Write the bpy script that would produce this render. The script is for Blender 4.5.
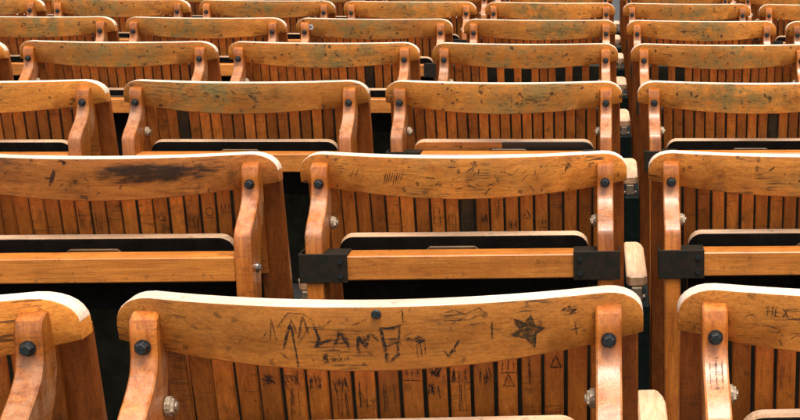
import bpy, bmesh, math, random
from mathutils import Matrix, Vector
rad = math.radians
scene = bpy.context.scene
for o in list(bpy.data.objects):
    bpy.data.objects.remove(o)
COL = scene.collection

# ------------------------------------------------------------------ camera
CRESTZ = 0.86                      # height of a chair's top rail above its floor
YAW, PITCH, ROLL = -0.1006, 0.1948, -0.0129
cam_d = bpy.data.cameras.new('camera')
cam = bpy.data.objects.new('camera', cam_d)
COL.objects.link(cam)
scene.camera = cam
cam_d.sensor_width = 36.0
cam_d.lens = 1400.0 * 36.0 / 800.0
cam_d.shift_x = -346.0 / 800.0
cam_d.clip_start = 0.05
cam_d.clip_end = 500.0
fwd = Vector((-math.sin(YAW) * math.cos(PITCH), math.cos(YAW) * math.cos(PITCH), -math.sin(PITCH)))
rgt = Vector((math.cos(YAW), math.sin(YAW), 0))
dwn = fwd.cross(rgt)
rr = math.cos(ROLL) * rgt + math.sin(ROLL) * dwn
dd = -math.sin(ROLL) * rgt + math.cos(ROLL) * dwn
m = Matrix((rr, -dd, -fwd)).transposed().to_4x4()
m.translation = Vector((0, 0, CRESTZ + 0.321))
cam.matrix_world = m

# ------------------------------------------------------------------ sky, sun, exposure
SUN_EL, SUN_AZ = rad(72), rad(150)       # azimuth clockwise from +Y (the way the chairs face)
world = bpy.data.worlds.new('World')
scene.world = world
world.use_nodes = True
nt = world.node_tree
nt.nodes.clear()
sky = nt.nodes.new('ShaderNodeTexSky')
sky.sky_type = 'NISHITA'
sky.sun_disc = False
sky.sun_elevation = SUN_EL
sky.sun_rotation = SUN_AZ
sky.air_density = 1.0
sky.dust_density = 4.0
hs = nt.nodes.new('ShaderNodeHueSaturation')
hs.inputs['Saturation'].default_value = 0.30
bg = nt.nodes.new('ShaderNodeBackground')
bg.inputs['Strength'].default_value = 0.15
wo = nt.nodes.new('ShaderNodeOutputWorld')
nt.links.new(sky.outputs[0], hs.inputs['Color'])
nt.links.new(hs.outputs[0], bg.inputs['Color'])
nt.links.new(bg.outputs[0], wo.inputs[0])
sun_d = bpy.data.lights.new('sun', 'SUN')
sun_d.energy = 1.5
sun_d.angle = rad(25)
sun_d.color = (1.0, 0.93, 0.84)
sun = bpy.data.objects.new('sun', sun_d)
COL.objects.link(sun)
sd = Vector((math.sin(SUN_AZ) * math.cos(SUN_EL), math.cos(SUN_AZ) * math.cos(SUN_EL), math.sin(SUN_EL)))
sun.rotation_euler = sd.to_track_quat('Z', 'Y').to_euler()
sun.location = sd * 30
vs = scene.view_settings
vs.view_transform = 'Standard'
vs.look = 'None'
vs.gamma = 1.0
vs.use_curve_mapping = False
vs.exposure = 1.05


# ------------------------------------------------------------------ materials
class N:
    """small node-tree writer"""
    def __init__(self, name):
        self.m = bpy.data.materials.new(name)
        self.m.use_nodes = True
        self.t = self.m.node_tree
        self.b = self.t.nodes['Principled BSDF']

    def n(self, typ, **kw):
        x = self.t.nodes.new('ShaderNode' + typ)
        for k, v in kw.items():
            setattr(x, k, v)
        return x

    def l(self, a, b):
        self.t.links.new(a, b)

    def val(self, sock, v):
        if hasattr(v, 'is_output'):
            self.l(v, sock)
        else:
            sock.default_value = v

    def math(self, op, a, b=0.0, c=None):
        x = self.n('Math', operation=op)
        self.val(x.inputs[0], a)
        self.val(x.inputs[1], b)
        if c is not None:
            self.val(x.inputs[2], c)
        return x.outputs[0]

    def vmath(self, op, a, b):
        x = self.n('VectorMath', operation=op)
        self.val(x.inputs[0], a)
        self.val(x.inputs[1], b)
        return x.outputs[0]

    def mapping(self, vec, scale, rot=(0, 0, 0)):
        x = self.n('Mapping')
        self.l(vec, x.inputs['Vector'])
        x.inputs['Scale'].default_value = scale
        x.inputs['Rotation'].default_value = rot
        return x.outputs[0]

    def noise(self, vec, scale, detail=5.0, rough=0.6, dist=0.0):
        x = self.n('TexNoise')
        self.l(vec, x.inputs['Vector'])
        x.inputs['Scale'].default_value = scale
        x.inputs['Detail'].default_value = detail
        x.inputs['Roughness'].default_value = rough
        x.inputs['Distortion'].default_value = dist
        return x.outputs['Fac']

    def step(self, v, lo, hi, a=0.0, b=1.0):
        x = self.n('MapRange', interpolation_type='SMOOTHSTEP')
        self.val(x.inputs['Value'], v)
        x.inputs['From Min'].default_value = lo
        x.inputs['From Max'].default_value = hi
        x.inputs['To Min'].default_value = a
        x.inputs['To Max'].default_value = b
        return x.outputs[0]

    def mix(self, fac, a, b, blend='MIX'):
        x = self.n('Mix', data_type='RGBA', blend_type=blend)
        self.val(x.inputs['Factor'], fac)
        for s, v in ((x.inputs['A'], a), (x.inputs['B'], b)):
            if hasattr(v, 'is_output'):
                self.l(v, s)
            else:
                s.default_value = (*v, 1.0)
        return x.outputs['Result']


def wood(name, base, dark, axis='X', stain=0.6, specks=0.7, scratch=0.5, green=0.0, worn=0.0,
         pale_col=(0.50, 0.36, 0.26), rough=0.42, vary=0.25, smear=None, bare=None, stain_lo=0.56, bend_band=False):
    w = N(name)
    tc = w.n('TexCoord').outputs['Object']
    rnd = w.n('ObjectInfo').outputs['Random']
    off = w.n('CombineXYZ')
    w.l(w.math('MULTIPLY', rnd, 37.0), off.inputs[0])
    w.l(w.math('MULTIPLY', rnd, 91.0), off.inputs[1])
    w.l(w.math('MULTIPLY', rnd, 53.0), off.inputs[2])
    co = w.vmath('ADD', tc, off.outputs[0])
    st = {'X': (6, 60, 60), 'Y': (60, 6, 60), 'Z': (60, 60, 6)}[axis]
    grain = w.noise(w.mapping(co, st), 1.0, 6.0, 0.62, 1.2)
    st2 = {'X': (14, 420, 420), 'Y': (420, 14, 420), 'Z': (420, 420, 14)}[axis]
    pores = w.noise(w.mapping(co, st2), 1.0, 3.0, 0.6)
    col = w.mix(w.step(grain, 0.30, 0.72), dark, base)
    col = w.mix(w.step(pores, 0.36, 0.52, 0.30, 0.0), col, tuple(c * 0.35 for c in dark))
    broad = w.noise(co, 9.0, 4.0, 0.6)
    v = w.math('MULTIPLY_ADD', w.math('SUBTRACT', broad, 0.5), 1.1, 1.0)
    v = w.math('MULTIPLY', v, w.math('MULTIPLY_ADD', w.math('SUBTRACT', rnd, 0.5), 2 * vary, 1.0))
    v = w.math('MULTIPLY', v, w.math('MULTIPLY_ADD', w.noise(co, 420.0, 3.0, 0.7), 0.9, 0.55))
    g = w.n('CombineXYZ')
    for i in range(3):
        w.l(v, g.inputs[i])
    col = w.mix(1.0, col, g.outputs[0], 'MULTIPLY')
    sep = w.n('SeparateXYZ')
    w.l(tc, sep.inputs[0])
    rough_s = rough
    if green > 0:
        gx = w.math('SUBTRACT', sep.outputs[0], w.math('MULTIPLY_ADD', w.math('FRACT', w.math('MULTIPLY', rnd, 7.3)), 0.12, -0.06))
        cen = w.math('EXPONENT', w.math('MULTIPLY', w.math('POWER', w.math('ABSOLUTE', gx), 2.0), -75.0))
        gm = w.math('MULTIPLY', w.step(w.noise(co, 26.0, 7.0, 0.7), 0.36, 0.64), cen)
        col = w.mix(w.math('MULTIPLY', gm, green), col, (0.20, 0.155, 0.05))
        gm2 = w.math('MULTIPLY', w.step(w.noise(w.vmath('ADD', co, (5, 3, 1)), 60.0, 6.0, 0.75), 0.56, 0.68), cen)
        col = w.mix(w.math('MULTIPLY', gm2, min(1.0, green * 1.3)), col, (0.045, 0.04, 0.022))
    if worn > 0:  # strength of the paler patches
        wm = w.step(w.noise(co, 30.0, 6.0, 0.7), 0.36, 0.62)
        if bend_band:      # keeps the paler patches to where the wood bends out
            wm = w.math('MULTIPLY', wm, w.math('MULTIPLY', w.step(sep.outputs[2], CRESTZ - 0.118, CRESTZ - 0.085), w.step(sep.outputs[2], CRESTZ - 0.062, CRESTZ - 0.045, 1.0, 0.0)))
        col = w.mix(w.math('MULTIPLY', wm, worn), col, pale_col)
    if stain > 0:
        sm = w.step(w.noise(w.vmath('ADD', co, (9, 2, 4)), 17.0, 9.0, 0.72), stain_lo, stain_lo + 0.17)
        col = w.mix(w.math('MULTIPLY', sm, stain), col, (0.035, 0.018, 0.008))
    if specks > 0:
        vo = w.n('TexVoronoi', feature='F1')
        wob = w.n('TexNoise')
        w.l(co, wob.inputs['Vector'])
        wob.inputs['Scale'].default_value = 120.0
        wob.inputs['Detail'].default_value = 3.0
        w.l(w.vmath('ADD', co, w.vmath('MULTIPLY', w.vmath('SUBTRACT', wob.outputs['Color'], (.5, .5, .5)), (0.016, 0.016, 0.012))), vo.inputs['Vector'])
        vo.inputs['Scale'].default_value = 105.0
        sepc = w.n('SeparateColor')
        w.l(vo.outputs['Color'], sepc.inputs[0])
        rad_ = w.math('MULTIPLY', w.step(sepc.outputs[0], 0.80, 1.0), 0.42)
        edge = w.math('ADD', vo.outputs['Distance'], w.math('MULTIPLY_ADD', w.noise(co, 230.0, 4.0), 0.9, -0.45))
        sp = w.math('MULTIPLY', w.math('LESS_THAN', edge, rad_), specks)
        col = w.mix(sp, col, (0.022, 0.014, 0.008))
    if scratch > 0:
        tot = None
        for a, ph in ((0.5, 0), (-0.7, 11), (1.25, 23)):
            s = w.noise(w.mapping(w.vmath('ADD', co, (ph, ph, ph)), (26, 26, 330), (0, a, 0)), 1.0, 2.0, 0.5)
            s = w.step(s, 0.615, 0.66)
            tot = s if tot is None else w.math('MAXIMUM', tot, s)
        patch = w.step(w.noise(co, 13.0, 3.0), 0.48, 0.62)
        col = w.mix(w.math('MULTIPLY', w.math('MULTIPLY', tot, patch), scratch), col, (0.03, 0.018, 0.01))
    if smear:
        cx, cz, sx, sz = smear
        px = w.math('DIVIDE', w.math('SUBTRACT', sep.outputs[0], cx), sx)
        pz = w.math('DIVIDE', w.math('SUBTRACT', sep.outputs[2], cz), sz)
        d = w.math('ADD', w.math('MULTIPLY', px, px), w.math('MULTIPLY', pz, pz))
        d = w.math('ADD', d, w.math('MULTIPLY_ADD', w.noise(w.mapping(co, (30, 120, 120)), 1.0, 6.0, 0.7), 3.2, -1.6))
        col = w.mix(w.step(d, 0.15, 1.25, 0.93, 0.0), col, (0.018, 0.010, 0.006))
    if bare:
        bx_, bcol = bare
        col = w.mix(w.math('LESS_THAN', w.math('ADD', sep.outputs[0], w.math('MULTIPLY', broad, 0.01)), bx_), col, bcol)
    w.l(col, w.b.inputs['Base Color'])
    rs = w.math('ADD', w.math('MULTIPLY', w.noise(co, 40.0, 4.0), 0.26), rough - 0.13)
    w.l(rs, w.b.inputs['Roughness'])
    w.b.inputs['Specular IOR Level'].default_value = 0.45
    bp = w.n('Bump')
    bp.inputs['Strength'].default_value = 0.22
    bp.inputs['Distance'].default_value = 0.0012
    w.l(w.math('ADD', w.math('MULTIPLY', pores, 0.7), grain), bp.inputs['Height'])
    w.l(bp.outputs[0], w.b.inputs['Normal'])
    return w.m


def plain(name, base, rough=0.5, metal=0.0, spread=0.5, scale=60.0, other=None, spec=0.5, alpha=None):
    w = N(name)
    tc = w.n('TexCoord').outputs['Object']
    f = w.step(w.noise(tc, scale, 6.0, 0.7), 0.35, 0.68)
    col = w.mix(f, tuple(c * (1 - spread) for c in base) if other is None else other, base)
    w.l(col, w.b.inputs['Base Color'])
    w.l(w.math('MULTIPLY_ADD', f, -0.18, rough + 0.09), w.b.inputs['Roughness'])
    w.b.inputs['Metallic'].default_value = metal
    w.b.inputs['Specular IOR Level'].default_value = spec
    if alpha:      # a worn mark: the groove is filled with dirt only in places
        w.l(w.math('MULTIPLY', w.step(w.noise(tc, 330.0, 5.0, 0.75), 0.34, 0.60), alpha), w.b.inputs['Alpha'])
    bp = w.n('Bump')
    bp.inputs['Strength'].default_value = 0.25
    bp.inputs['Distance'].default_value = 0.001
    w.l(w.noise(tc, scale * 3, 4.0), bp.inputs['Height'])
    w.l(bp.outputs[0], w.b.inputs['Normal'])
    return w.m


HONEY, HONEY_D = (0.66, 0.235, 0.034), (0.50, 0.155, 0.020)
M = {}
M['crest'] = wood('varnished_rail_wood', HONEY, HONEY_D, 'X', stain=0.5, specks=0.75, scratch=0.55, green=0.85)
M['crest_near'] = wood('near_rail_wood', HONEY, HONEY_D, 'X', stain=0.30, specks=0.45, scratch=0.75, green=0.0, stain_lo=0.60)
M['crest_mid'] = wood('grimy_rail_wood', (0.62, 0.215, 0.032), (0.44, 0.130, 0.017), 'X', stain=0.6, specks=0.6, scratch=0.85, green=0.35, stain_lo=0.53)
M['crest_smear'] = wood('smeared_rail_wood', (0.48, 0.16, 0.028), (0.30, 0.085, 0.014), 'X', stain=0.7, specks=0.6,
                        scratch=0.5, smear=(0.07, CRESTZ - 0.022, 0.085, 0.016))
M['edge'] = wood('worn_rail_edge_wood', (0.78, 0.60, 0.44), (0.66, 0.46, 0.30), 'X', stain=0.30, specks=0.3, scratch=0.0,  # rail tops: worn wood, with sky light painted in as a paler colour
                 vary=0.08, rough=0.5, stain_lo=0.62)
M['slat'] = wood('slat_wood', (0.60, 0.175, 0.024), (0.40, 0.100, 0.012), 'Z', stain=0.7, specks=0.35, scratch=0.45, vary=0.30, stain_lo=0.53)
M['slat_black'] = wood('blackened_slat_wood', (0.10, 0.06, 0.02), (0.02, 0.015, 0.008), 'Z', stain=0.9, specks=0.4, vary=0.1, stain_lo=0.42)
M['stile'] = wood('side_board_wood', (0.40, 0.105, 0.015), (0.27, 0.062, 0.008), 'Z', stain=0.45, specks=0.2, scratch=0.2, vary=0.15)
M['upright'] = wood('bent_upright_wood', (0.46, 0.140, 0.020), (0.28, 0.070, 0.009), 'Z', stain=0.6, specks=0.25, scratch=0.35,
                    worn=0.36, pale_col=(0.54, 0.34, 0.20), rough=0.30, bend_band=True, vary=0.18)
M['beam'] = wood('crossbar_wood', (0.60, 0.205, 0.032), (0.44, 0.130, 0.017), 'X', stain=0.35, specks=0.3, scratch=0.25, vary=0.15)
M['board_edge'] = wood('hinged_board_edge_wood', (0.56, 0.37, 0.23), (0.40, 0.22, 0.11), 'X', stain=0.4, specks=0.3, scratch=0.0, rough=0.5)
M['board'] = plain('dark_faced_board', (0.009, 0.007, 0.005), 0.9, spec=0.08)  # near-black face below the paler edge
M['board_bare'] = wood('half_bare_board', (0.42, 0.15, 0.03), (0.25, 0.08, 0.015), 'X', bare=(0.0, (0.42, 0.15, 0.03)))
M['grip'] = wood('grip_wood', (0.13, 0.065, 0.02), (0.08, 0.035, 0.01), 'X', stain=0.6)
M['arm'] = wood('pale_armrest_wood', (0.70, 0.44, 0.25), (0.56, 0.30, 0.14), 'Y', stain=0.2, specks=0.25, scratch=0.0, vary=0.1, rough=0.45, stain_lo=0.62)
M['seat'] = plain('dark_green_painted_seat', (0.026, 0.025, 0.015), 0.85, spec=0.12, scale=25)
M['iron'] = plain('dark_green_painted_iron', (0.008, 0.016, 0.012), 0.6, spec=0.15)
M['bracket'] = plain('blackened_bracket_iron', (0.011, 0.011, 0.007), 0.6, 0.0, scale=90, other=(0.022, 0.013, 0.007), spec=0.14)
M['bolt'] = plain('dark_bolt_steel', (0.060, 0.066, 0.066), 0.42, 0.8, scale=300)
M['nut'] = plain('weathered_zinc_nut', (0.42, 0.33, 0.22), 0.55, 0.35, scale=300, other=(0.18, 0.11, 0.06))
M['rust'] = plain('bolt_washer_steel', (0.30, 0.26, 0.22), 0.45, 0.8, scale=300)
M['mark'] = plain('dark_carved_groove', (0.020, 0.012, 0.007), 0.8, scale=400, alpha=0.92)
M['faint'] = plain('faint_carved_groove', (0.06, 0.025, 0.010), 0.7, scale=400, alpha=0.62)
M['star'] = plain('gouged_star_wood', (0.075, 0.048, 0.018), 0.8, scale=300, other=(0.022, 0.015, 0.007), spec=0.2, alpha=0.97)
M['sticker'] = plain('white_sticker_paper', (0.75, 0.72, 0.66), 0.6, spread=0.15)
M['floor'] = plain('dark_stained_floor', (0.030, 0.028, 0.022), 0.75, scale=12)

# half bare board: swap the two halves (left bare wood, right near black)
_nodes = M['board_bare'].node_tree
_b = _nodes.nodes['Principled BSDF']
_src = _b.inputs['Base Color'].links[0].from_node        # the last mix of wood()
_cmp = _src.inputs['Factor'].links[0].from_node
_cmp.operation = 'GREATER_THAN'
_src.inputs['B'].default_value = (0.012, 0.011, 0.009, 1)

# ------------------------------------------------------------------ chair geometry
W2 = 0.23
REC = 0.176
BOW = 0.056
TOPZ = CRESTZ


def bow(x):
    return -BOW * (1 - (x / W2) ** 2)


SB = 0.55              # the slats are bowed less than the top rail


def P(x, h, d=0.0):
    """point on the curved, reclined back: x across, h below the rail's top, d off the back plane (- is to the rear)"""
    return Vector((x, bow(x) + h * REC + d, TOPZ - h))


def finish(bm, name, mats, smooth=False, bevel=0.0, ang=40, seg=1):
    bmesh.ops.remove_doubles(bm, verts=bm.verts, dist=1e-6)
    bmesh.ops.recalc_face_normals(bm, faces=bm.faces)
    if bevel:
        ed = [e for e in bm.edges if len(e.link_faces) == 2 and e.calc_face_angle(0) > rad(ang)]
        bmesh.ops.bevel(bm, geom=ed, offset=bevel, segments=seg, affect='EDGES', profile=0.5, clamp_overlap=True)
    me = bpy.data.meshes.new(name)
    bm.to_mesh(me)
    bm.free()
    for mm in (mats if isinstance(mats, (list, tuple)) else [mats]):
        me.materials.append(mm)
    if smooth:
        me.polygons.foreach_set('use_smooth', [True] * len(me.polygons))
        me.set_sharp_from_angle(angle=rad(38))
    return me


def box(bm, x0, x1, y0, y1, z0, z1, mat=0):
    vs_ = [bm.verts.new((x, y, z)) for x in (x0, x1) for y in (y0, y1) for z in (z0, z1)]
    for f in ((0, 1, 3, 2), (4, 6, 7, 5), (0, 4, 5, 1), (2, 3, 7, 6), (0, 2, 6, 4), (1, 5, 7, 3)):
        bm.faces.new([vs_[i] for i in f]).material_index = mat


def prism(bm, pts, axis, a, b, mat=0):
    """closed polygon of 2-D points extruded along an axis ('X': pts are (y,z); 'Y': (x,z); 'Z': (x,y))"""
    def mk(p, t):
        return {'X': (t, p[0], p[1]), 'Y': (p[0], t, p[1]), 'Z': (p[0], p[1], t)}[axis]
    va = [bm.verts.new(mk(p, a)) for p in pts]
    vb = [bm.verts.new(mk(p, b)) for p in pts]
    n = len(pts)
    bm.faces.new(va).material_index = mat
    bm.faces.new(vb).material_index = mat
    for i in range(n):
        bm.faces.new((va[i], va[(i + 1) % n], vb[(i + 1) % n], vb[i])).material_index = mat


def cyl(bm, c, r, length, axis, n=12, mat=0, r2=None):
    ax = {'X': (Vector((0, 1, 0)), Vector((0, 0, 1)), Vector((1, 0, 0))),
          'Y': (Vector((1, 0, 0)), Vector((0, 0, 1)), Vector((0, 1, 0))),
          'Z': (Vector((1, 0, 0)), Vector((0, 1, 0)), Vector((0, 0, 1)))}[axis]
    c = Vector(c)
    r2 = r if r2 is None else r2
    A, B = [], []
    for i in range(n):
        t = 2 * math.pi * i / n + 0.3
        u = ax[0] * math.cos(t) + ax[1] * math.sin(t)
        A.append(bm.verts.new(c + u * r - ax[2] * length / 2))
        B.append(bm.verts.new(c + u * r2 + ax[2] * length / 2))
    bm.faces.new(A).material_index = mat
    bm.faces.new(B).material_index = mat
    for i in range(n):
        bm.faces.new((A[i], A[(i + 1) % n], B[(i + 1) % n], B[i])).material_index = mat


def top_h(x):
    t = abs(x) - (W2 - 0.036)
    if t <= 0:
        return 0.0
    return 0.027 * (1 - math.sqrt(max(0.0, 1 - (t / 0.036) ** 2)))


def bot_h(x):
    return 0.0605 - 0.0165 * (abs(x) / W2) ** 1.9


CTH = 0.026            # rail thickness


def crest_mesh(mat):
    xs = []
    n = 40
    for i in range(n + 1):
        xs.append(W2 * math.sin(math.pi / 2 * (2 * i / n - 1)) if True else 0)
    bm = bmesh.new()
    ring = []
    for x in xs:
        ht, hb = top_h(x), bot_h(x)
        hb = max(hb, ht + 0.003)
        hm = (ht + hb) / 2
        q = []
        e = 0.0022
        for h, d in ((ht + e, -CTH), (ht + e * .3, -CTH + e * .3), (ht, -CTH + e), (ht, -e), (ht + e, 0), (hb - e * .5, 0), (hb, -e), (hb, -CTH + e * .6), (hb - e * .6, -CTH), (hm, -CTH)):
            q.append(bm.verts.new(P(x, h, d)))
        ring.append(q)
    m_ = len(ring[0])
    for a, b in zip(ring, ring[1:]):
        for j in range(m_):
            k = (j + 1) % m_
            f = bm.faces.new((a[j], a[k], b[k], b[j]))
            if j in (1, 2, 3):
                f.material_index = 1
    bm.faces.new(ring[0])
    bm.faces.new(list(reversed(ring[-1])))
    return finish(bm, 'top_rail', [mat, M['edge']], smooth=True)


SLATS, PITCHX, SW = 19, 0.0214, 0.0176


def slat_mesh(mat):
    bm = bmesh.new()
    h0, h1, t = 0.040, 0.186, 0.0065
    pts = []
    for h, d in ((h0, 0.001), (h0, 0.001 + t), (h1, 0.001 + t), (h1, 0.001)):
        pts.append((h * REC + d, -h))
    prism(bm, pts, 'X', -SW / 2, SW / 2)
    return finish(bm, 'slat', mat, bevel=0.0012)


def stile_mesh(s):
    bm = bmesh.new()
    a0, a1 = sorted((s * 0.186, s * 0.2260))
    hs_ = (0.036, 0.860)
    pts = [(hs_[0] * REC + 0.001, TOPZ - hs_[0]), (hs_[0] * REC + 0.015, TOPZ - hs_[0]),
           (hs_[1] * REC + 0.015, TOPZ - hs_[1]), (hs_[1] * REC + 0.001, TOPZ - hs_[1])]
    prism(bm, pts, 'X', a0, a1)
    return finish(bm, 'side_board', M['stile'], bevel=0.002)


UX, UW = 0.1985, 0.0114


def smooth_curve(pts, n=4):
    out = []
    for i in range(len(pts) - 1):
        p0 = pts[max(0, i - 1)]; p1 = pts[i]; p2 = pts[i + 1]; p3 = pts[min(len(pts) - 1, i + 2)]
        for k in range(n):
            t = k / n
            out.append(tuple(0.5 * ((2 * b) + (c - a) * t + (2 * a - 5 * b + 4 * c - d) * t * t + (-a + 3 * b - 3 * c + d) * t ** 3)
                             for a, b, c, d in zip(p0, p1, p2, p3)))
    out.append(pts[-1])
    return out


def upright_mesh(s):
    rear = [(-0.033, 0.0130), (-0.042, 0.0125), (-0.0505, 0.0175), (-0.054, 0.027)] + \
        smooth_curve([(-0.054, 0.034), (-0.0545, 0.048), (-0.060, 0.062), (-0.074, 0.075), (-0.094, 0.088), (-0.1075, 0.0995)], 3) + \
        [(-0.110, 0.105), (-0.110, 0.20), (-0.108, 0.859)]
    front = [(-0.070, 0.859), (-0.066, 0.20)] + smooth_curve([(-0.060, 0.135), (-0.050, 0.112), (-0.034, 0.090), (-0.0245, 0.066)], 3) + [(-0.0255, 0.045)]
    pts = [(a, TOPZ - h) for a, h in rear + front]
    bm = bmesh.new()
    prism(bm, pts, 'X', s * UX - UW, s * UX + UW)
    return finish(bm, 'upright', M['upright'], smooth=True, bevel=0.0016, ang=50)


def part_meshes():
    D = {}
    D['crest'] = crest_mesh(M['crest'])
    D['crest_near'] = crest_mesh(M['crest_near'])
    D['crest_mid'] = crest_mesh(M['crest_mid'])
    D['crest_smear'] = crest_mesh(M['crest_smear'])
    D['slat'] = slat_mesh(M['slat'])
    D['slat_black'] = slat_mesh(M['slat_black'])
    for s in (-1, 1):
        D['stile', s] = stile_mesh(s)
        D['upright', s] = upright_mesh(s)
        # bolt through the rail: washer and square head
        bm = bmesh.new()
        cyl(bm, (s * UX, -0.0552, TOPZ - 0.0405), 0.0068, 0.0022, 'Y', 16)
        D['washer', s] = finish(bm, 'washer', M['bolt'], smooth=True)
        bm = bmesh.new()
        cyl(bm, (s * UX, -0.0590, TOPZ - 0.0405), 0.0048, 0.0062, 'Y', 6, r2=0.0064)
        D['bolt', s] = finish(bm, 'bolt', M['bolt'], bevel=0.0004)
        # pivot nut on the inner side of the upright
        bm = bmesh.new()
        xi = s * (UX - UW)
        cyl(bm, (xi - s * 0.0035, -0.043, TOPZ - 0.098), 0.0092, 0.0050, 'X', 16)
        cyl(bm, (xi - s * 0.0068, -0.043, TOPZ - 0.098), 0.0088, 0.0036, 'X', 4)
        cyl(bm, (xi - s * 0.0095, -0.043, TOPZ - 0.098), 0.0040, 0.0022, 'X', 10)
        D['nut', s] = finish(bm, 'pivot_nut', M['nut'], bevel=0.0005)
        # side bolt head on the outer side
        bm = bmesh.new()
        xo = s * (UX + UW)
        cyl(bm, (xo + s * 0.0015, -0.086, TOPZ - 0.152), 0.0065, 0.0035, 'X', 14)
        cyl(bm, (xo + s * 0.0045, -0.086, TOPZ - 0.152), 0.0042, 0.0035, 'X', 6)
        D['side_bolt', s] = finish(bm, 'side_bolt', M['rust'])
        # corner bracket: plate on the crossbar's rear, flange over its top, strap round the upright's side
        bm = bmesh.new()
        x0, x1 = sorted((s * 0.2185, s * 0.154))
        box(bm, x0, x1, -0.1138, -0.1106, TOPZ - 0.1685, TOPZ - 0.1275)
        xa, xb = sorted((s * 0.1868, s * 0.154))
        box(bm, xa, xb, -0.1105, -0.074, TOPZ - 0.1312, TOPZ - 0.1285)
        xa, xb = sorted((s * 0.2162, s * 0.2188))
        box(bm, xa, xb, -0.1105, -0.078, TOPZ - 0.1685, TOPZ - 0.1275)
        D['bracket', s] = finish(bm, 'corner_bracket', M['bracket'], bevel=0.0007)
        for q, hh in enumerate((0.138, 0.1585)):
            bm = bmesh.new()
            cyl(bm, (s * 0.163, -0.1148, TOPZ - hh), 0.0036, 0.0022, 'Y', 10)
            D['screw', s, q] = finish(bm, 'bracket_screw', M['bolt'])
    bm = bmesh.new()
    box(bm, -UX + UW + 0.0005, UX - UW - 0.0005, -0.109, -0.069, TOPZ - 0.1665, TOPZ - 0.1320)
    D['beam'] = finish(bm, 'crossbar', M['beam'], bevel=0.0016)
    # lower rail that holds the slats, on their front side
    bm = bmesh.new()
    prev = None
    ring = []
    for i in range(13):
        x = -0.185 + 0.37 * i / 12
        ring.append([bm.verts.new(P(x, h, d - (1 - SB) * bow(x))) for h, d in ((0.165, 0.0125), (0.165, 0.027), (0.187, 0.027), (0.187, 0.0125))])
    for a, b in zip(ring, ring[1:]):
        for j in range(4):
            bm.faces.new((a[j], a[(j + 1) % 4], b[(j + 1) % 4], b[j]))
    bm.faces.new(ring[0]); bm.faces.new(ring[-1])
    D['lower_rail'] = finish(bm, 'lower_rail', M['stile'])
    # hinged board stowed behind the slats
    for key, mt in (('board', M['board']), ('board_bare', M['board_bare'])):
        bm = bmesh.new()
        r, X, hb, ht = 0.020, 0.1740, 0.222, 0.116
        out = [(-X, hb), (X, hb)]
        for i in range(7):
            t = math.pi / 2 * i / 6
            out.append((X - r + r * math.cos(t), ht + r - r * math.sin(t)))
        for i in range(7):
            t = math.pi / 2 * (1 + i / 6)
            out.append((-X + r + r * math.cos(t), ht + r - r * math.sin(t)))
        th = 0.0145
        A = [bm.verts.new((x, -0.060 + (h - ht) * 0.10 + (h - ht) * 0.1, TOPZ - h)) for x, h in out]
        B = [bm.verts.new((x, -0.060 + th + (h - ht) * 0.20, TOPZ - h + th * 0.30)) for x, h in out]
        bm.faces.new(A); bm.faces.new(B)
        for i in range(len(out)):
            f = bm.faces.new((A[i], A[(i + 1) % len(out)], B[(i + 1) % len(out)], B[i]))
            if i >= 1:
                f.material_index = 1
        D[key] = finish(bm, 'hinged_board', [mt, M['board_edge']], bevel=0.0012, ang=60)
    bm = bmesh.new()
    prism(bm, [(-0.038, 0.030), (0.038, 0.030), (0.038, 0.006), (0.032, 0), (-0.032, 0), (-0.038, 0.006)], 'Y', -0.0645, -0.0585)
    for v in bm.verts:
        v.co.y += (v.co.z) * 0.20 + 0.002
        v.co.z = TOPZ - 0.1300 - v.co.z
    D['grip'] = finish(bm, 'grip', M['grip'], bevel=0.001)
    # seat folded up in front of the back
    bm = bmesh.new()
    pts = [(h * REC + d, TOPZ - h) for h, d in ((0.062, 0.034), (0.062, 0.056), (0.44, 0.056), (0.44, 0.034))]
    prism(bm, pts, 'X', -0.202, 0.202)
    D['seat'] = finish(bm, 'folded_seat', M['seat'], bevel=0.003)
    # armrest on its iron standard, at the right-hand side
    ax = 0.2462
    bm = bmesh.new()
    a0, a1, w = 0.056, 0.302, 0.0158
    out = [(-w + .004, a0), (w - .004, a0), (w, a0 + .012), (w, a1 - .045), (w - .002, a1 - .022), (w - .006, a1 - .006), (w - .010, a1),
           (-w + .002, a1), (-w, a1 - .004), (-w, a0 + .012)]
    prism(bm, [(ax + x, y) for x, y in out], 'Z', TOPZ - 0.222, TOPZ - 0.206)
    D['arm'] = finish(bm, 'armrest', M['arm'], bevel=0.002, ang=50)
    bm = bmesh.new()
    box(bm, ax - 0.008, ax + 0.008, 0.050, 0.085, TOPZ - 0.243, TOPZ - 0.2225)
    for s in (-1, 1):
        cyl(bm, (ax + s * 0.0105, 0.062, TOPZ - 0.240), 0.0045, 0.005, 'X', 10)
    D['arm_bolt'] = finish(bm, 'armrest_bolt', M['nut'], bevel=0.001)
    bm = bmesh.new()
    pts = [(0.024, TOPZ - 0.2435), (0.25, TOPZ - 0.2435), (0.22, TOPZ - 0.40), (0.20, 0.03), (0.30, 0.0005), (0.02, 0.0005), (0.045, 0.03), (0.034, TOPZ - 0.36)]
    prism(bm, pts, 'X', ax - 0.0115, ax + 0.0188)
    D['standard'] = finish(bm, 'iron_standard', M['iron'], bevel=0.002)
    return D


D = part_meshes()


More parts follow.
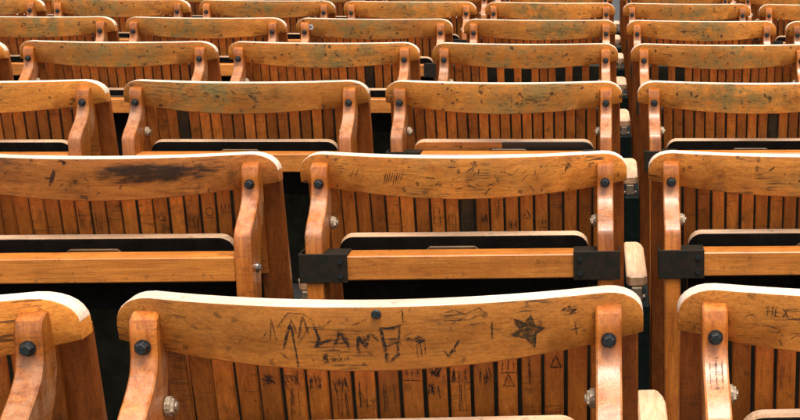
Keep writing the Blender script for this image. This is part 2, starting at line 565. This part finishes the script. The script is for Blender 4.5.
# ------------------------------------------------------------------ carved marks (thin strokes lying on the wood)
def ribbon(bm, pts, w, surf, rng, lift=0.0004):
    """a rough stroke along 2-D points, subdivided, with a ragged width, laid on surf(x, h)"""
    P2 = []
    for a, b in zip(pts, pts[1:]):
        L = math.hypot(b[0] - a[0], b[1] - a[1])
        n = max(1, int(L / 0.004))
        for i in range(n):
            P2.append((a[0] + (b[0] - a[0]) * i / n, a[1] + (b[1] - a[1]) * i / n))
    P2.append(pts[-1])
    L, R_ = [], []
    for i, p in enumerate(P2):
        a = P2[max(0, i - 1)]; b = P2[min(len(P2) - 1, i + 1)]
        dx, dy = b[0] - a[0], b[1] - a[1]
        q = math.hypot(dx, dy) or 1
        ends = 0.35 if i in (0, len(P2) - 1) else 1.0
        ww = w * 0.5 * ends * rng.uniform(0.6, 1.35)
        j = w * rng.uniform(-0.15, 0.15)
        nx, ny = -dy / q, dx / q
        L.append(bm.verts.new(surf(p[0] + nx * (ww + j), p[1] + ny * (ww + j), lift)))
        R_.append(bm.verts.new(surf(p[0] - nx * (ww - j), p[1] - ny * (ww - j), lift)))
    for i in range(len(P2) - 1):
        bm.faces.new((L[i], L[i + 1], R_[i + 1], R_[i]))


def patch(bm, pts, surf, lift=0.0004):
    bm.faces.new([bm.verts.new(surf(x, h, lift)) for x, h in pts])


def rail_surf(x, h, l):
    return P(x, h, -CTH - l)


def slat_surf(x, h, l):
    k = round(x / PITCHX)
    b = SB * bow(k * PITCHX)
    return Vector((x, b + h * REC + 0.0005 - l, TOPZ - h))


def up_surf(s):
    def f(x, h, l):
        a = -0.050 if h < 0.05 else -0.050 - 0.0235 * ((h - 0.05) / 0.025)
        return Vector((x, a - 0.0006 - l, TOPZ - h))
    return f


def nearpix(ox, oy, sc):
    """sketch coordinates of the front rail (pixels of an enlarged detail) to metres on its surface"""
    def f(x, y):
        X = (ox + x / sc - 374.5) / 1178.0
        ytop = 307.5 - 20.0 * (X / W2) ** 2
        return X, max(0.003, 0.026 + (oy + y / sc - ytop - 28.2) / 960.0)
    return f


def stroke_part(name, strokes, mat, parent, surf, seed, patches=(), stuff=True):
    rng = random.Random(seed)
    bm = bmesh.new()
    for pts, w in strokes:
        ribbon(bm, pts, w * 0.8, surf, rng)
        for q in range(2 if w > 0.001 else 1):       # the knife went over it more than once
            j = w * 0.75
            ribbon(bm, [(x + rng.uniform(-j, j), h + rng.uniform(-j, j)) for x, h in pts], w * 0.45, surf, rng, 0.00045 + 0.00005 * q)
    for p in patches:
        patch(bm, p, surf)
    me = bpy.data.meshes.new(name)
    bm.to_mesh(me); bm.free()
    me.materials.append(mat)
    o = bpy.data.objects.new(name, me)
    COL.objects.link(o)
    o.parent = parent
    if stuff:
        o['kind'] = 'stuff'
    return o


# ------------------------------------------------------------------ placing the chairs
PX, DY, RISE = 0.4919, 0.7721, 0.0139
X0, Y0 = -0.1999, 1.2554
ROWDZ = {1: 0.0075, 2: -0.0020, 3: 0.0050, 4: 0.0055, 5: 0.003, 6: 0.003, 7: 0.003, 8: 0.003}


def row_z(i):
    return (i - 1) * RISE + ROWDZ[i]


def link(me, name, parent, loc=(0, 0, 0), rot=(0, 0, 0)):
    o = bpy.data.objects.new(name, me)
    COL.objects.link(o)
    o.parent = parent
    o.location = loc
    o.rotation_euler = rot
    return o


NUM = ['no', 'one', 'two', 'three', 'four', 'five', 'six', 'seven']
SPECIAL = {
    (1, 0): 'wooden stadium chair with a carved star and the letters LAM on its top rail',
    (1, 1): 'wooden chair scratched with HEX, right beside the star-carved chair',
    (1, -1): 'plain wooden chair next on the left of the star-carved chair',
    (2, 0): 'scratched wooden chair with one blackened slat, directly in front of the star-carved chair',
    (2, -1): 'wooden chair with a long black smear along its top rail',
    (3, 0): 'wooden chair with a half bare, half black hinged board behind its slats',
    (4, 0): 'wooden chair with every other slat missing from one half of its back and more',
    (4, 1): 'wooden chair missing two slats beside one upright, three rows ahead of HEX chair',
    (5, -1): 'wooden chair with a round white sticker on its top rail',
}
SPECIAL[(4, 0)] = 'wooden chair with six back slats missing, leaving dark gaps'


def label(i, k):
    if (i, k) in SPECIAL:
        return SPECIAL[(i, k)]
    side = 'left' if k < 0 else 'right'
    kk = NUM[abs(k)]
    seat = 'seat' if abs(k) == 1 else 'seats'
    row = 'row' if i == 2 else 'rows'
    if i == 1:
        return f'worn wooden chair {kk} {seat} {side} of the star-carved chair in its row'
    if k == 0:
        return f'worn wooden chair {NUM[i - 1]} {row} straight ahead of the star-carved chair'
    return f'worn wooden chair {NUM[i - 1]} {row} ahead and {kk} {seat} {side} of the star-carved chair'


MISSING = {(4, 0): (-4, -2, 0, 4, 6, 8), (4, 1): (-7, -5)}
BLACK = {(2, 0): (0,), (3, 1): (2,), (4, -1): (5,), (3, -1): (-6,)}
random.seed(11)


def make_chair(i, k):
    rng = random.Random(i * 100 + k)
    root = bpy.data.objects.new('stadium_chair', None)
    root.empty_display_size = 0.2
    COL.objects.link(root)
    root.location = (X0 + k * PX + (rng.uniform(-.002, .002) if i > 1 else 0.0018), Y0 + (i - 1) * DY + rng.uniform(-.004, .004), row_z(i))
    root.rotation_euler = (0, 0, rad(rng.uniform(-0.5, 0.5)) if i > 1 else 0)
    root['label'] = label(i, k)
    root['category'] = 'chair'
    root['group'] = 'wooden chairs in straight rows'
    ck = 'crest_smear' if (i, k) == (2, -1) else ('crest_near' if i == 1 else 'crest_mid' if i == 2 else 'crest')
    crest = link(D[ck], 'top_rail', root)
    for j in range(-(SLATS // 2), SLATS // 2 + 1):
        if j in MISSING.get((i, k), ()):
            continue
        x = j * PITCHX
        key = 'slat_black' if j in BLACK.get((i, k), ()) else 'slat'
        link(D[key], 'slat', root, (x + rng.uniform(-.0004, .0004), SB * bow(x) + rng.uniform(-.0006, .0006), TOPZ + rng.uniform(-.002, .002)),
             (0, rng.uniform(-.004, .004), math.atan(2 * SB * BOW * x / W2 ** 2) * 0.5))
    for s in (-1, 1):
        link(D['stile', s], 'side_board', root)
        u = link(D['upright', s], 'upright', root)
        b = link(D['bolt', s], 'bolt', u)
        link(D['washer', s], 'washer', u)
        link(D['nut', s], 'pivot_nut', u)
        if k >= 0 or i > 4:
            br = link(D['bracket', s], 'corner_bracket', root)
            [link(D['screw', s, q], 'bracket_screw', br) for q in (0, 1)]
        else:
            link(D['side_bolt', s], 'side_bolt', u)
    link(D['beam'], 'crossbar', root)
    link(D['lower_rail'], 'lower_rail', root)
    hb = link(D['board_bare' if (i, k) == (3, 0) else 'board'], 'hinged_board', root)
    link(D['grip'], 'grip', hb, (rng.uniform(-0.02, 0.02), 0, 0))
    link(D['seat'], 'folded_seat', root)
    link(D['standard'], 'iron_standard', root)
    a = link(D['arm'], 'armrest', root)
    link(D['arm_bolt'], 'armrest_bolt', a)
    # a few knife scratches of its own
    if i <= 4:
        st = []
        for _ in range(rng.randint(5, 11)):
            x = rng.gauss(0, 0.075); x = max(-0.16, min(0.16, x)); h = rng.uniform(0.012, 0.045)
            t = rng.uniform(0, 3.14); L = rng.uniform(0.004, 0.014)
            st.append(([(x, h), (x + L * math.cos(t), min(0.05, max(0.006, h + L * 0.6 * math.sin(t))))], rng.uniform(0.0005, 0.0013)))
        stroke_part('knife_scratches', st, M['faint'] if i == 1 else M['mark'], crest, rail_surf, i * 31 + k)
    return root, crest


VIS = {1: (-2, 2), 2: (-2, 2), 3: (-3, 2), 4: (-4, 2), 5: (-5, 3), 6: (-5, 3), 7: (-6, 4), 8: (-6, 4)}
CH = {}
for i in range(1, 9):
    for k in range(VIS[i][0], VIS[i][1] + 1):
        CH[i, k] = make_chair(i, k)

# --- writing and pictures carved into the front chair
root, crest = CH[1, 0]
f1 = nearpix(260, 290, 3.233)
f2 = nearpix(360, 290, 3.233)
f3 = nearpix(460, 290, 3.233)


def S(f, pts, w):
    return ([f(*p) for p in pts], w)


bold, mid, thin = 0.0029, 0.0019, 0.0011
letters = [
    S(f1, [(72, 182), (92, 138), (108, 98)], mid), S(f1, [(104, 108), (110, 170), (118, 236)], mid),
    S(f1, [(180, 112), (190, 158), (178, 180)], bold), S(f1, [(176, 180), (200, 170), (230, 157)], bold),
    S(f1, [(236, 186), (250, 160), (262, 137)], bold), S(f1, [(260, 138), (274, 162), (287, 187)], bold), S(f1, [(246, 171), (280, 167)], mid),
    S(f1, [(318, 202), (317, 176), (322, 150)], bold), S(f1, [(321, 151), (331, 166), (342, 182)], bold),
    S(f1, [(341, 182), (356, 144)], bold), S(f1, [(355, 144), (370, 156), (380, 168)], mid),
    # small word under them
    S(f1, [(202, 199), (203, 226)], mid), S(f1, [(202, 200), (212, 203), (212, 210), (203, 213)], mid), S(f1, [(204, 213), (215, 217), (214, 225), (203, 226)], mid),
    S(f1, [(224, 213), (231, 213), (232, 222), (224, 223), (223, 214)], thin), S(f1, [(238, 224), (239, 212), (246, 215), (247, 224)], thin),
    S(f1, [(253, 202), (254, 224)], thin), S(f1, [(262, 211), (254, 217), (264, 224)], thin), S(f1, [(270, 212), (271, 223)], thin),
    S(f1, [(284, 211), (277, 214), (286, 219), (278, 225)], thin), S(f1, [(322, 233), (334, 236)], bold),
    # box-shaped B
    S(f2, [(70, 130), (76, 175), (86, 228)], bold), S(f2, [(68, 132), (100, 128), (132, 124)], bold), S(f2, [(127, 124), (122, 168)], mid),
    S(f2, [(78, 182), (122, 168)], mid), S(f2, [(120, 172), (118, 204), (86, 228)], mid), S(f2, [(80, 160), (122, 158)], thin),
    S(f2, [(128, 84), (139, 78), (140, 112)], thin), S(f2, [(130, 112), (150, 110)], thin),
    S(f2, [(142, 150), (165, 142)], mid), S(f2, [(140, 152), (170, 166)], mid), S(f2, [(172, 162), (188, 154), (206, 164), (188, 172), (173, 163)], mid), S(f2, [(180, 160), (200, 166)], bold),
    S(f2, [(265, 196), (278, 212), (318, 164)], mid), S(f2, [(298, 180), (300, 206)], thin),
    # cross strokes and tail of the row
    S(f3, [(97, 108), (99, 162)], mid), S(f3, [(98, 132), (124, 135)], thin),
    S(f3, [(366, 108), (374, 152)], thin), S(f3, [(350, 136), (386, 128)], thin),
    S(f3, [(325, 74), (352, 64), (340, 80), (372, 72), (350, 88)], mid),
]
GROUPS = (2, 2, 3, 4, 3, 1, 1, 2, 1, 1, 1, 6, 2, 4, 2, 2, 2, 1)
pos = 0
for gi, n in enumerate(GROUPS):
    stroke_part('carved_letter' if gi < 13 and gi != 10 else 'carved_sign', letters[pos:pos + n], M['mark'], crest, rail_surf, 5 + gi, stuff=False)
    pos += n
faint = [
    S(f1, [(108, 98), (126, 152), (142, 88), (162, 140)], mid), S(f1, [(30, 165), (42, 96), (52, 160)], thin), S(f1, [(8, 150), (24, 128)], thin),
    S(f1, [(60, 120), (96, 80), (150, 84), (178, 104)], thin), S(f1, [(200, 130), (240, 100)], thin), S(f1, [(120, 170), (165, 120)], thin),
    S(f1, [(300, 120), (350, 100)], thin), S(f1, [(60, 190), (90, 215)], thin),
    S(f2, [(10, 150), (22, 176)], mid), S(f2, [(178, 176), (180, 216)], thin), S(f2, [(190, 176), (193, 214)], thin), S(f2, [(204, 172), (206, 210)], thin),
    S(f2, [(255, 90), (300, 78), (345, 92)], thin), S(f2, [(262, 100), (330, 86)], thin), S(f2, [(270, 110), (350, 104)], thin), S(f2, [(290, 120), (340, 96)], thin),
    S(f3, [(10, 90), (60, 72), (84, 92)], thin), S(f3, [(20, 108), (72, 84)], thin), S(f3, [(30, 120), (80, 112)], thin), S(f3, [(130, 150), (160, 158)], thin),
    S(f3, [(318, 80), (380, 60)], thin), S(f3, [(330, 92), (384, 80)], thin),
]
stroke_part('faint_carving', faint, M['faint'], crest, rail_surf, 6)
star = [f3(*p) for p in ((222, 89), (233, 120), (271, 128), (239, 147), (235, 188), (206, 161), (151, 151), (187, 134), (167, 103), (204, 115))]
stroke_part('carved_star_outline', [(star + [star[0]], 0.0009)], M['mark'], crest, lambda x, h, l: rail_surf(x, h, l + 0.0003), 7, stuff=False)
stroke_part('carved_star', [], M['star'], crest, rail_surf, 8, patches=[star], stuff=False)
# screw head driven into the rail
bm = bmesh.new()
cx, ch = f2(57, 88)
c = P(cx, ch, -CTH - 0.0008)
cyl(bm, c, 0.0042, 0.003, 'Y', 14)
me = finish(bm, 'screw_head', M['bolt'], bevel=0.0008)
link(me, 'screw_head', crest)
# marks on its slats


def slat_marks(spec, seed):
    st = []
    rng = random.Random(seed)
    for j, h, kind in spec:
        x = j * PITCHX
        h += 0.009
        if kind == 'blot':
            for _ in range(9):
                st.append(([(x + rng.uniform(-.006, .006), h + rng.uniform(-.006, .006)), (x + rng.uniform(-.006, .006), h + rng.uniform(-.006, .006))], 0.0022))
        elif kind == 'hatch':
            for _ in range(8):
                a = rng.uniform(-.007, .006)
                st.append(([(x + a, h - rng.uniform(0, .008)), (x + a + rng.uniform(-.003, .003), h + rng.uniform(0.003, .010))], 0.0011))
        elif kind == 'm':
            for a in (-.005, 0, .005):
                st.append(([(x + a, h - .006), (x + a, h + .004)], 0.0011))
            st.append(([(x - .008, h + .006), (x + .008, h + .007)], 0.0012))
        elif kind == 'tri':
            st.append(([(x - .005, h + .006), (x, h - .006), (x + .005, h + .006), (x - .005, h + .006)], 0.0012))
        elif kind == 'ring':
            st.append(([(x + .0055 * math.cos(t), h + .0065 * math.sin(t)) for t in [i * .7 for i in range(10)]], 0.0012))
            st.append(([(x - .007, h + .009), (x + .007, h + .0085)], 0.001))
        elif kind == 'streak':
            for _ in range(4):
                a = rng.uniform(-.005, .005)
                st.append(([(x + a, h - .012), (x + a + rng.uniform(-.002, .002), h + .016)], 0.0007))
    return st


stroke_part('slat_carving', slat_marks([(-5, .078, 'blot'), (-4, .075, 'hatch'), (-3, .078, 'hatch'), (-2, .080, 'hatch'), (1, .072, 'm'),
                                        (2, .070, 'blot'), (2, .088, 'hatch'), (3, .074, 'hatch'), (4, .076, 'hatch'), (5, .068, 'm'), (5, .082, 'tri'),
                                        (6, .072, 'streak'), (7, .066, 'tri'), (-4, .098, 'streak'), (0, .094, 'streak'), (-1, .090, 'streak'), (3, .095, 'streak'), (-2, .1, 'streak')], 21),
            M['mark'], root, slat_surf, 22)

# --- HEX on the next chair, and the ruled grid on its upright
root, crest = CH[1, 1]


def hx(x, y):
    return (680 + x / 3.0 - 941.0) / 1150.0, (280 + y / 3.0 - 296.5) / 1085.0


hexs = [S(hx, [(260, 88), (258, 119)], .0013), S(hx, [(274, 89), (273, 121)], .0013), S(hx, [(258, 104), (274, 105)], .0012),
        S(hx, [(283, 90), (282, 119), (296, 121)], .0013), S(hx, [(283, 90), (297, 92)], .0012), S(hx, [(283, 105), (294, 106)], .0012),
        S(hx, [(304, 93), (320, 122)], .0013), S(hx, [(320, 92), (303, 123)], .0013),
        S(hx, [(96, 82), (124, 72)], thin), S(hx, [(100, 68), (120, 84)], thin), S(hx, [(190, 130), (214, 118), (230, 132)], thin),
        S(hx, [(330, 190), (352, 172)], thin), S(hx, [(260, 150), (300, 160), (286, 176)], thin)]
for a, b in ((0, 3), (3, 6), (6, 8)):
    stroke_part('carved_letter', hexs[a:b], M['mark'], crest, rail_surf, 9 + a, stuff=False)
stroke_part('faint_carving', hexs[8:], M['faint'], crest, rail_surf, 9)
ux = -UX
g = []
for t in (-0.0055, 0.0, 0.0055):
    g.append(([(ux + t, 0.058), (ux + t, 0.079)], 0.0007))
for hh in (0.058, 0.063, 0.0685, 0.074, 0.079):
    g.append(([(ux - 0.0055, hh), (ux + 0.0055, hh)], 0.0007))


def up_curve(x, h, l):
    tab = [(0.034, -0.054), (0.048, -0.0545), (0.062, -0.060), (0.075, -0.074), (0.088, -0.094), (0.0995, -0.1075)]
    for (h0, a0), (h1, a1) in zip(tab, tab[1:]):
        if h <= h1:
            t = (h - h0) / (h1 - h0)
            return Vector((x, a0 + (a1 - a0) * t - 0.0016 - l, TOPZ - h))
    return Vector((x, -0.110 - l, TOPZ - h))


up_l = [o for o in root.children if o.name.startswith('upright')][0]
stroke_part('ruled_grid', g, M['mark'], up_l, up_curve, 3, stuff=False)
stroke_part('slat_carving', slat_marks([(-6, .085, 'streak'), (-4, .1, 'hatch'), (-3, .09, 'streak')], 4), M['faint'], root, slat_surf, 5)

# --- second row: slashes, scribbles, gashes
root, crest = CH[2, 0]


def px2(ox, oy, sc, cxp):
    def f(x, y):
        return (ox + x / sc - cxp) / 722.0, max(.004, (oy + y / sc - 160.5) / 655.0)
    return f


fa = px2(330, 150, 3.0, 470.0)
fb = px2(470, 150, 3.0, 470.0)
rng = random.Random(77)
st = [S(fa, [(x + 8, 74 + (x % 5)), (x - 2, 104 + (x % 9))], 0.0011) for x in range(186, 236, 7)]
st += [S(fa, [(95, 70), (80, 100)], .0008), S(fa, [(110, 68), (98, 92)], .0008), S(fa, [(390, 38), (404, 46)], .004), S(fa, [(340, 110), (352, 98)], .002)]
for _ in range(26):
    x, y = rng.uniform(0, 240), rng.uniform(46, 118)
    st.append(S(fb, [(x, y), (x + rng.uniform(-28, 30), y + rng.uniform(-22, 22))], rng.choice((.0006, .0009, .0012))))
for _ in range(10):
    x, y = rng.gauss(34, 14), rng.gauss(95, 22)
    st.append(S(fb, [(x, y), (x + rng.uniform(-12, 12), y + rng.uniform(-18, 18))], .0018))
st += [S(fb, [(302, 58), (312, 64), (308, 76)], .004), S(fb, [(316, 58), (324, 64), (312, 74)], .004), S(fb, [(340, 34), (356, 46)], .0009), S(fb, [(354, 34), (340, 46)], .0009)]
stroke_part('knife_carving', st, M['mark'], crest, rail_surf, 41)
stroke_part('slat_carving', slat_marks([(4, .085, 'tri'), (3, .1, 'hatch'), (1, .09, 'hatch'), (-2, .085, 'streak'), (2, .075, 'streak'), (5, .1, 'm'), (-1, .095, 'streak')], 51),
            M['mark'], root, slat_surf, 52)
root, crest = CH[2, -1]
fc = lambda x, y: ((x / 2.63 - 120.0) / 722.0, (140 + y / 2.63 - 160.0) / 655.0)
gash = [fc(*p) for p in ((216, 78), (222, 84), (212, 106), (198, 122), (202, 100))]
stroke_part('knife_gash', [S(fc, [(232, 55), (252, 62), (240, 66)], .003), S(fc, [(290, 100), (300, 108)], .002)], M['mark'], crest, rail_surf, 61, patches=[gash])
stroke_part('slat_carving', slat_marks([(6, .080, 'ring'), (5, .1, 'streak'), (3, .085, 'tri'), (7, .075, 'm'), (-1, .09, 'streak'), (-2, .085, 'streak')], 62), M['mark'], root, slat_surf, 63)
# extra scribbles on further rails
for (i, k), spec in {(3, -1): (-0.02, .02, 16), (3, 0): (0.03, .03, 18), (3, 1): (0.06, .02, 14), (4, -1): (0.08, .035, 16), (4, 0): (0.03, .03, 10), (4, 1): (0.0, .02, 12), (2, 1): (0.0, .03, 18), (1, -1): (0.05, .03, 8)}.items():
    rng = random.Random(i * 7 + k)
    st = []
    for _ in range(spec[2]):
        x, h = rng.gauss(spec[0], 0.045), max(.008, min(.05, rng.gauss(spec[1] + .006, .012)))
        st.append(([(x, h), (x + rng.uniform(-.009, .009), max(.005, min(.054, h + rng.uniform(-.007, .007))))], rng.choice((.0008, .0012, .002, .003))))
    stroke_part('knife_carving', st, M['mark'], CH[i, k][1], rail_surf, i + k)
# round white sticker
root, crest = CH[5, -1]
bm = bmesh.new()
for r0, mt in ((0.0085, 0), (0.0035, 1)):
    ring = [bm.verts.new(P(-0.182 + r0 * math.cos(t), 0.026 + r0 * math.sin(t), -CTH - 0.0005 - 0.0003 * mt)) for t in [i * math.pi / 8 for i in range(16)]]
    bm.faces.new(ring).material_index = mt
me = bpy.data.meshes.new('round_sticker')
bm.to_mesh(me); bm.free()
me.materials.append(M['sticker']); me.materials.append(M['mark'])
link(me, 'round_sticker', crest)

# ------------------------------------------------------------------ floor: one sheet of shallow treads, one for each row
bm = bmesh.new()
prof = [(-40.0, row_z(1))]
for i in range(1, 9):
    y = Y0 + (i - 1) * DY
    if i > 1:
        prof.append((y - 0.36, row_z(i - 1)))
        prof.append((y - 0.36, row_z(i)))
prof.append((80.0, row_z(8)))
va = [bm.verts.new((-60, y, z)) for y, z in prof]
vb = [bm.verts.new((60, y, z)) for y, z in prof]
for i in range(len(prof) - 1):
    bm.faces.new((va[i], vb[i], vb[i + 1], va[i + 1]))
me = bpy.data.meshes.new('floor')
bm.to_mesh(me); bm.free()
me.materials.append(M['floor'])
fl = bpy.data.objects.new('floor', me)
COL.objects.link(fl)
fl['kind'] = 'structure'
